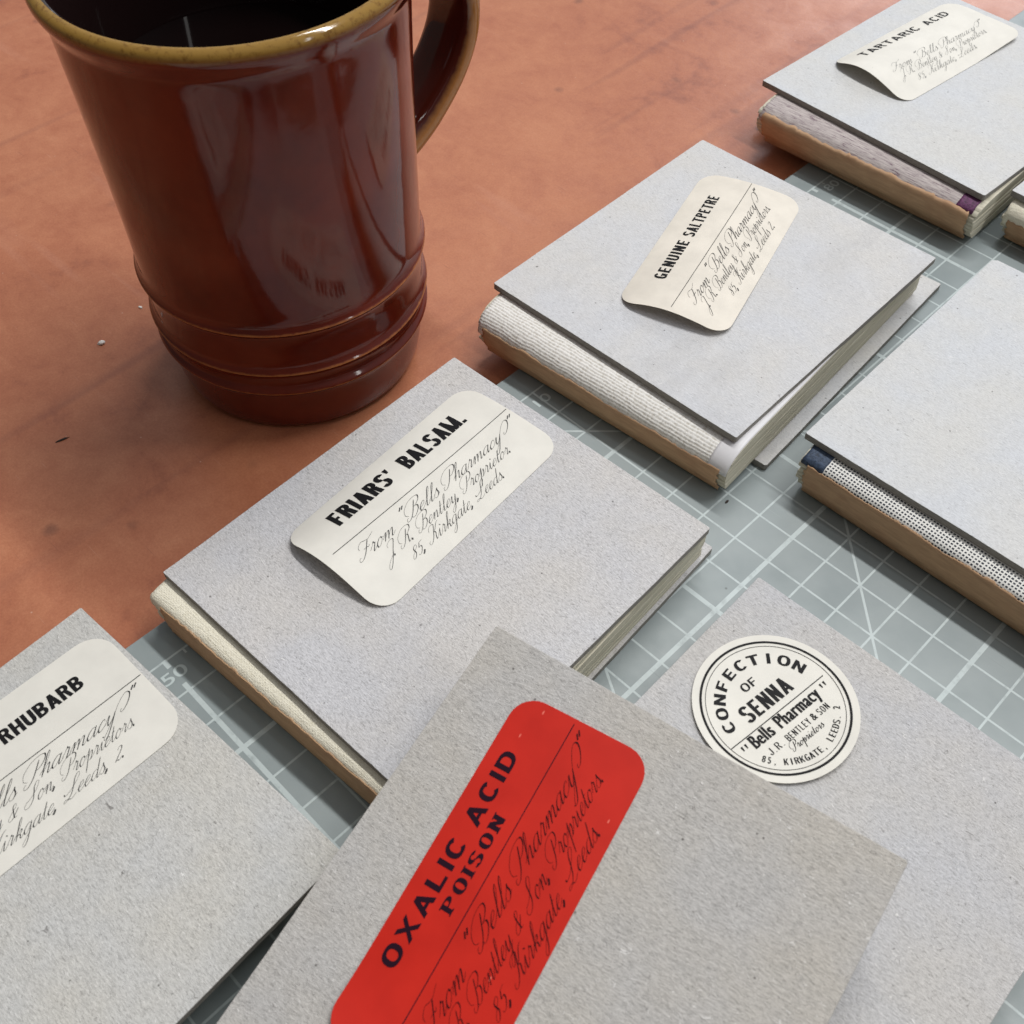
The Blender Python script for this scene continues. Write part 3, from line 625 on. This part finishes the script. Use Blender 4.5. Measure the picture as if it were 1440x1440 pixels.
# TARTARIC ACID book
MC = frame(-6.52, 13.52, 0, -2.3)
profC = [(.45, .2), (.18, .5), (.03, .9), (.0, 1.14), (.24, 1.38), (.8, 1.485), (1.7, 1.497)]
xa, ya = rel(MC, -5.85, 12.55); xb, yb = rel(MC, -6.70, 13.95)
make_book('grey board book with mauve streaked spine at the top right corner of the picture', MC, M_board['pale'],
          (0, 0, 0, 8.50, 9.4, 1.5, 1.7), (xb, yb, -.6, 8.6, 9.4, 0.0, 0.2), (xa, ya, 3.4, 7.95, 9.2), profC, 1.28, (0.05, 7.6), M_mauve, patch=(7.25, 7.80, M_purple), seed=8)
# blank book on the right
MD = frame(3.83, 1.59, 0, 1.1)
profD = [(.22, .2), (.06, .5), (.0, .95), (.0, 1.28), (.12, 1.38), (.5, 1.47), (.9, 1.493), (1.7, 1.497)]
xa, ya = rel(MD, 4.12, 1.16); xb, yb = rel(MD, 4.4, 2.3)
rootD, MbD = make_book('blank grey board book with black and white check cloth spine, at the right edge', MD, M_board['pale'],
          (0, 0, 0, 8.35, 9.22, 1.5, 1.7), (xb, yb, 0.2, 8.33, 9.0, 0.0, 0.2), (xa, ya, -.3, 8.3, 9.0), profD, 1.30, (0.35, 8.3), M_check, patch=(0.02, 0.62, M_navy), cr_=.13, seed=11)
# SENNA book
k_ = (22.07-1.66)/(22.07-1.0)
cE = [C_.x+(5.43-C_.x)*k_, C_.y+(-2.2-C_.y)*k_]
profE = [(.2, .2), (.05, .6), (.0, 1.0), (.12, 1.3), (.5, 1.45), (1.5, 1.457)]
def book_from_far(label, u, v, ang, zt, board, bk_off=0.35, seed=1, w_=8.35, h_=9.4, inset=.15):
    """book whose far left corner of the top board is at (u, v); its spine faces the viewer"""
    M = frame(u, v, 0, ang) @ Matrix.Translation((0, -h_, 0))
    pr = [(.2, .2), (.05, .5), (.0, .9), (.12, zt-.35), (.5, zt-.215), (1.5, zt-.203)]
    return make_book(label, M, board, (0, 0, 0, w_, h_, zt-.2, zt), (0.02, bk_off, .3, w_-inset*.8, h_-.1, 0.0, 0.2), (0.1, -.35, 0, w_-inset, h_+.2), pr, .9, (0.0, w_-inset), M_mull, seed=seed)
book_from_far('grey board book at the lower right, under the round confection of senna label', cE[0], cE[1], 1.6, 1.66, M_board['mid'], 0.0, 21)
# RHUBARB book
kg = (22.07-1.62)/(22.07-1.5)
cG = [C_.x+(-4.46-C_.x)*kg, C_.y+(-13.75-C_.y)*kg]
book_from_far('grey board book at the lower left corner, under the flat cream rhubarb label', cG[0], cG[1], 3.75, 1.62, M_board['green'], 0.15, 23, inset=.75)
# OXALIC ACID book: tilted, its far end resting higher than its near end
c0 = Vector((3.363, -8.577, 3.767)); c1 = Vector((11.576, -7.108, 4.092)); c3 = Vector((5.057, -17.632, 1.897))
fx = (c1-c0).normalized(); fy = (c0-c3).normalized(); fz = fx.cross(fy).normalized(); fy = fz.cross(fx)
MF0 = Matrix.Identity(4)
for i in range(3): MF0[i][0] = fx[i]; MF0[i][1] = fy[i]; MF0[i][2] = fz[i]; MF0[i][3] = c0[i]
TF = 1.56
MF = MF0 @ Matrix.Translation((0, -9.4, -TF))
make_book('tilted grey board book lying across its neighbours in front, under the red oxalic acid label', MF, M_board['warm'],
          (0, 0, 0, 8.35, 9.4, TF-.2, TF), (0.05, 0.05, .2, 8.2, 9.2, 0.0, 0.2), (0.15, -.3, 0, 8.0, 9.5),
          [(.2, .2), (.05, .5), (.0, .9), (.12, TF-.35), (.5, TF-.215), (1.5, TF-.203)], .9, (0.0, 8.0), M_mull, seed=31)
# sliver of a book at the right edge
MH = frame(2.36, 14.15, 0, -1.0)
xa, ya = rel(MH, 2.55, 13.8); 
make_book('cream spined book end cut off by the right edge, between two larger grey books', MH, M_board['pale'],
          (0, 0, 0, 8.35, 9.4, 1.4, 1.6), (.15, .55, .6, 8.3, 9.3, 0.0, 0.2), (xa, ya, 1.0, 8.2, 9.4),
          [(.32, .2), (.12, .5), (.0, .9), (.08, 1.15), (.3, 1.31), (.8, 1.385), (1.6, 1.397)], .95, (0.0, 8.2), M_mull, seed=41)

# ------------------------------------------------------------------ labels
def arch(L, W, near, far, skew=0.0, base=0.02, lift=None):
    def f(x, y):
        t = min(max(-x/L, 0), 1)          # 1 at the near end
        h = far+(near-far)*t**1.5
        s = min(max(y/W, 0), 1); s2 = s**(1-skew)
        z = base+h*math.sin(PI*s2)**0.9
        if lift: z += lift(x, y)
        return z
    return f
def LM(tru, trv, z, ang): return frame(tru, trv, z, ang)
L2 = 'J. R. Bentley & Son, Proprietors.'
make_label('curled cream friars balsam label on the book in the middle left', LM(-0.24, -2.80, 1.5, 95.8), 6.42, 3.2, .55, arch(6.42, 3.2, .42, .10, -.25), M_label, M_ink, M_ink_soft,
           [("FRIARS'", -5.42, -3.42, 2.26, .50, .215, (.51, .07)), ('BALSAM.', -3.08, -.95, 2.26, .50, .215, (.51, .07))],
           [('From "Bells PharmacY"', -5.85, -.10, 1.18, .175), ('J. R. Bentley, Proprietor.', -5.50, -1.0, .80, .155), ('85, Kirkgate, Leeds.', -4.92, -1.68, .42, .155)], (-6.12, 0.0-.03, 1.77))
make_label('cream genuine saltpetre label turned askew on the book behind', LM(-1.64, 9.05, 1.7, 107.7), 6.60, 3.15, .55, arch(6.6, 3.15, .34, .14, -.05, .02, lambda x, y: 0.10*max(0, (-x-3)/3.6)*max(0, 1-y/1.5)**2), M_label_old, M_ink, M_ink_soft,
           [('GENUINE', -5.36, -3.48, 2.24, .34, .19, (.54, .15)), ('SALTPETRE', -3.22, -1.09, 2.24, .34, .19, (.52, .13))],
           [('From "Bells PharmacY"', -6.0, -.18, 1.10, .170), (L2, -6.1, -.85, .74, .15), ('85, Kirkgate, Leeds 2.', -5.0, -1.45, .36, .15)], (-6.42, -.02, 1.63))
make_label('glossy cream tartaric acid label, farthest up on the top right book', LM(-1.81, 22.12, 1.7, 85.0), 6.50, 3.15, .5, arch(6.5, 3.15, .40, .12, -.3, .02, lambda x, y: 0.16*max(0, (x+2.6)/2.6)*max(0, 1-y/1.6)), M_label, M_ink, M_ink_faint,
           [('TARTARIC', -5.66, -2.55, 2.44, .33, .21, (.82, .22)), ('ACID', -2.15, -.86, 2.44, .33, .21, (.82, .22))],
           [('From "Bells PharmacY"', -5.7, -.35, 1.20, .160), (L2, -5.75, -.9, .86, .145), ('85, Kirkgate, Leeds.', -5.15, -1.9, .50, .145)], (-6.2, -6.19, 1.72))
make_label('flat cream rhubarb label cut off by the left edge', LM(-0.27-.05, -13.69-.02, 1.62, 91.5), 6.55, 3.27, .60, arch(6.55, 3.27, .05, .03), M_label, M_ink, M_ink_soft,
           [('RHUBARB', -2.84, -.97, 2.28, .36, .21, (.58, .075))],
           [('From "Bells PharmacY"', -5.9, -.20, 1.14, .180), (L2, -6.0, -.75, .78, .155), ('85, Kirkgate, Leeds, 2.', -4.9, -1.22, .36, .155)], (-6.3, -.03, 1.66))
MFl = MF0 @ Matrix.Translation((3.94, -.71, 0.0)) @ Matrix.Rotation(math.radians(93.3), 4, 'Z')
def bar(x0, x1, y0, y1): return ([(x0, y0), (x1, y0), (x1, y1), (x0, y1)], [(0, 1, 2, 3)])
make_label('narrow red oxalic acid poison label on the tilted front book', MFl, 6.62, 2.74, .50, arch(6.62, 2.74, .02, .02, 0, .02, lambda x, y: 0.16*max(0, (-x-5.0)/1.6)**2*(y/2.74)), M_red, M_ink_red, M_ink_redsoft,
           [('OXALIC', -5.26, -2.90, 2.17, .32, .24, (.86, .20)), ('ACID', -2.56, -1.10, 2.17, .32, .24, (.86, .20)), ('POISON', -4.06, -2.16, 1.80, .225, .27, (.82, .25, .10, .085))],
           [('From "Bells PharmacY"', -5.85, -.15, 1.04, .170), (L2, -6.2, -.72, .62, .155), ('85, Kirkgate, Leeds.', -5.05, -1.55, .22, .155)], (-6.3, -.10, 1.58))

# round label
def round_label():
    R0 = 1.70; M = frame(7.835, -5.01, 1.66, 83.5)
    def surf(x, y):   # y up = title side; lifts slightly along the lower right side
        r = math.hypot(x, y)/R0
        return 0.03+0.12*max(0, (-y*.9+x*.35)/R0)**2+0.05*max(0, (-x)/R0)**2
    root = empty('paper_label', M); tag(root, 'round cream confection of senna label with black double ring border', 'label', 'pharmacy labels laid on the book boards')
    mb = MB(); NR, NA = 14, 96; T = 0.010; vs = [(0, 0, surf(0, 0))]
    for i in range(1, NR+1):
        for j in range(NA): a = 2*PI*j/NA; r = R0*i/NR; x, y = r*math.cos(a), r*math.sin(a); vs.append((x, y, surf(x, y)))
    F = [(0, 1+j, 1+(j+1) % NA) for j in range(NA)]
    for i in range(NR-1):
        for j in range(NA): a = 1+i*NA+j; b = 1+i*NA+(j+1) % NA; F.append((a, a+NA, b+NA, b))
    n = len(vs); vs += [(x, y, z-T) for x, y, z in vs]; FB = [tuple(reversed([q+n for q in f])) for f in F]
    o0 = 1+(NR-1)*NA; FS = [(o0+j, o0+j+n, o0+(j+1) % NA+n, o0+(j+1) % NA) for j in range(NA)]
    mb.add(vs, F+FB); rv = vs[o0:o0+NA]+vs[o0+n:o0+n+NA]; mb.add(rv, [(j, j+NA, (j+1) % NA+NA, (j+1) % NA) for j in range(NA)]); mb.obj('paper', M_label, root, smooth=True)
    items = []
    def ring(r0, r1):
        v = []; K = 120
        for j in range(K): a = 2*PI*j/K; v += [(r0*math.cos(a), r0*math.sin(a)), (r1*math.cos(a), r1*math.sin(a))]
        return v, [(2*j, 2*j+1, (2*j+3) % (2*K), (2*j+2) % (2*K)) for j in range(K)]
    lettering('ring_border', [ring(1.495, 1.545), ring(1.415, 1.427)], surf, M_ink, root)
    def arc(txt, rad, a0, a1, h, bold, inner=False, wide=1.0):
        n_ = len(txt)
        for i, ch in enumerate(txt):
            if ch == ' ': continue
            v, f = bold_mesh(ch, bold[0], bold[1], 0.0); mn = min(p[0] for p in v); mx = max(p[0] for p in v); s = h/CAP; cx = (mn+mx)/2
            ang = math.radians(a0+(a1-a0)*i/(n_-1)); ca, sa = math.cos(ang), math.sin(ang)
            q = []
            for x, y, z_ in v:
                lx, ly = (x-cx)*s*wide, y*s
                if not inner: rr = rad+ly; q.append((ca*rr+sa*lx, sa*rr-ca*lx, z_))
                else: rr = rad-ly; q.append((ca*rr-sa*lx, sa*rr+ca*lx, z_))
            items.append((q, f))
    arc('CONFECTION', 1.00, 168, 17, .245, (.22, .72), False, 1.0)
    for (t, x0, x1, b, h, bo, xs, gp) in [('OF', -.26, .12, .59, .19, .19, .75, .16), ('SENNA', -.70, .62, .03, .38, .18, .50, .10)]:
        v, f = bold_mesh(t, bo, xs, gp); items.append((fit(v, x0, x1, b, h, CAP), f))
    lettering('printed_title', items, surf, M_ink, root); items.clear()
    for (t, x0, x1, b, h) in [('Bells', -1.00, -.42, -.44, .29), ('Pharmacy', -.27, .93, -.44, .29)]:
        v0, f0 = font_mesh(t, 0.0, 1.12); v, f = [], []
        for q, dx in enumerate((-.035, -.018, 0, .018, .035)): o = len(v); v += [(p[0]*.7+dx, p[1], q*.0005) for p in v0]; f += [tuple(i+o for i in g) for g in f0]
        items.append((fit(v, x0, x1, b, h, CAP), f))
    for (t, x0, x1, b, h, bo, xs, gp) in [('J.R.', -.86, -.48, -.73, .16, .10, .42, .2), ('BENTLEY', -.36, .30, -.73, .15, .12, .45, .17), ('&', .37, .49, -.73, .16, .1, .6, .1), ('SON', .56, .85, -.73, .15, .12, .45, .17)]:
        v, f = bold_mesh(t, bo, xs, gp); items.append((fit(v, x0, x1, b, h, CAP), f))
    v, f = script_mesh('Proprietors', .22, .09, .35); items.append((fit(v, -.46, .46, -.94, .085, 1.0), f))
    for x0 in (-1.24, -1.14, 1.06, 1.16): items.append(([(x0, -.22), (x0+.05, -.22), (x0+.03, -.32), (x0+.005, -.32)], [(0, 3, 2, 1)]))
    arc('85, KIRKGATE, LEEDS. 2', 1.31, 213, 319, .140, (.13, .44), True, 1.0)
    lettering('address_lettering', items, surf, M_ink, root)
    lettering('ruled_line', [bar(-1.40, 1.30, -.138, -.118)] , surf, M_ink, root)
round_label()

# numbers printed on the mat
def mat_number(txt, u, v, h, w_, ang=90):
    vs, fs = font_mesh(txt, .01); vs = fit(vs, -w_/2, w_/2, -h/2, h, CAP); mb = MB(); mb.add([(x, y, 0) for x, y, z in vs], fs)
    return mb.obj('scale_number', M_matnum, mat_o, M=frame(u, v, 0.004, ang))
mat_number('50', -2.55, -13.03, .30, .62); mat_number('10', -2.63, -1.0, .28, .52); mat_number('80', -2.66, 12.6, .30, .6)

# ------------------------------------------------------------------ the mug
MM = frame(-9.27, -4.11, -0.3, 0)
mug = empty('mug', MM); tag(mug, 'glossy dark brown glazed pottery mug with ringed foot and amber rim', 'mug')
def lathe(name, P, mat_, seg=128, close=True):
    mb = MB(); vs = []
    for r, z in P:
        for j in range(seg): a = 2*PI*j/seg; vs.append((r*math.cos(a), r*math.sin(a), z))
    F = []
    for i in range(len(P)-1):
        for j in range(seg): a = i*seg+j; b = i*seg+(j+1) % seg; F.append((a, b, b+seg, a+seg))
    mb.add(vs, F); return mb.obj(name, mat_, mug, smooth=True)
H0 = 0.3
outer = [(0.0001, .12), (2.6, .12), (2.85, .02), (3.02, 0.0), (3.22, .05), (3.35, .22), (3.44, .6), (3.50, 1.1), (3.56, 1.5), (3.65, 1.66), (3.71, 1.72),
         (3.70, 1.79), (3.59, 1.93), (3.60, 2.13), (3.67, 2.35), (3.75, 2.43), (3.70, 2.50), (3.63, 2.66), (3.62, 3.0), (3.63, 3.35), (3.69, 3.66), (3.78, 3.80),
         (3.74, 3.87), (3.68, 4.07), (3.68, 4.5), (3.70, 5.5), (3.74, 6.8), (3.78, 8.0), (3.83, 9.2), (3.87, 10.0), (3.90, 10.45), (3.94, 10.62), (4.03, 10.80), (4.10, 10.95), (4.12, 11.10), (4.07, 11.21), (3.97, 11.27), (3.88, 11.27)]
inner = [(3.88, 11.27), (3.78, 11.20), (3.70, 11.05), (3.60, 10.7), (3.52, 9.5), (3.40, 6), (3.30, 2.5), (3.1, 1.2), (2.5, .75), (1.2, .6), (0.0001, .6)]
def ring_smooth(P, n=4): return smoothpts(P, n)
lathe('mug_body', ring_smooth(outer), M_glaze); lathe('mug_inside', ring_smooth(inner), M_glaze_in)
cof = MB(); K = 96; cof.add([(0, 0, 8.3)]+[(3.43*math.cos(2*PI*j/K), 3.43*math.sin(2*PI*j/K), 8.3) for j in range(K)], [(0, 1+j, 1+(j+1) % K) for j in range(K)])
M_cof = flat('black_coffee', (0.004, 0.002, 0.002), 0.03, 0.35); cof.obj('drink', M_cof, mug)
# strap handle in a vertical plane
ha = math.radians(88)
path = smoothpts([(3.55, 10.0), (4.2, 10.25), (5.0, 10.15), (5.75, 9.6), (6.2, 8.6), (6.2, 7.5), (5.7, 6.5), (4.85, 5.65), (4.15, 5.2), (3.55, 4.95)], 7)
mb = MB(); SEC = 20; edgev = []
for i, (r, z) in enumerate(path):
    a = path[max(i-1, 0)]; b = path[min(i+1, len(path)-1)]; tx, tz = b[0]-a[0], b[1]-a[1]; l = math.hypot(tx, tz); tx /= l; tz /= l
    nx, nz = tz*-1, tx   # in-plane normal
    tt = i/(len(path)-1); hw = 1.0-0.14*math.sin(PI*tt); ht = 0.34+.08*abs(tt-.5)*2
    for j in range(SEC):
        c = 2*PI*j/SEC; s_ = math.copysign(abs(math.cos(c))**0.7, math.cos(c))*hw; q = math.copysign(abs(math.sin(c))**0.8, math.sin(c))*ht
        rr, zz = r+nx*q, z+nz*q
        mb.v.append((rr*math.cos(ha)-s_*math.sin(ha), rr*math.sin(ha)+s_*math.cos(ha), zz)); edgev.append(abs(s_)/hw)
for i in range(len(path)-1):
    for j in range(SEC): a = i*SEC+j; b = i*SEC+(j+1) % SEC; mb.f.append((a, a+SEC, b+SEC, b)); mb.mi.append(0)
ho = mb.obj('handle', M_handle, mug, smooth=True)
at = ho.data.attributes.new('edge', 'FLOAT', 'POINT')
for i, e in enumerate(edgev): at.data[i].value = e**5

# ------------------------------------------------------------------ small litter on the bench
M_plaster = flat('white_plaster', (0.75, 0.72, 0.68), 0.8); M_fleck = flat('dark_fleck', (0.03, 0.022, 0.018), 0.7)
def crumb(name, u, v, z, r, mat_, label, cat, grp, lx=1.0):
    rn = random.Random(int((u+99)*100)); mb = MB(); K = 7
    vs = [(0, 0, r*.8)]; 
    for lv, zz in ((.75, .6), (1.0, .1)):
        for j in range(K): a = 2*PI*j/K; q = r*lv*rn.uniform(.7, 1.15); vs.append((q*math.cos(a)*lx, q*math.sin(a), r*zz))
    F = [(0, 1+j, 1+(j+1) % K) for j in range(K)]+[(1+j, 1+K+j, 1+K+(j+1) % K, 1+(j+1) % K) for j in range(K)]+[tuple(range(2*K, K, -1))]
    mb.add(vs, F); o = mb.obj(name, mat_); o.location = (u*S, v*S, z*S); o.rotation_euler = (0, 0, rn.uniform(0, 3)); tag(o, label, cat, grp); return o
crumb('plaster_crumb', -13.38, -8.21, -.3, .11, M_plaster, 'larger white crumb on the bench left of the mug foot', 'crumb', 'white crumbs on the bench')
crumb('plaster_crumb', -13.9, -6.55, -.3, .05, M_plaster, 'tiny white crumb on the bench beside the mug, above the larger crumb', 'crumb', 'white crumbs on the bench', 2.0)
crumb('wood_splinter', -10.9, -11.0, -.3, .045, M_fleck, 'thin dark splinter on the bench in front of the mug', 'splinter', 'dark flecks', 4.5)
crumb('dark_fleck', 3.15, -0.25, 0.0, .035, M_fleck, 'dark fleck on the mat square between two book spines', 'fleck', 'dark flecks', 2.2)
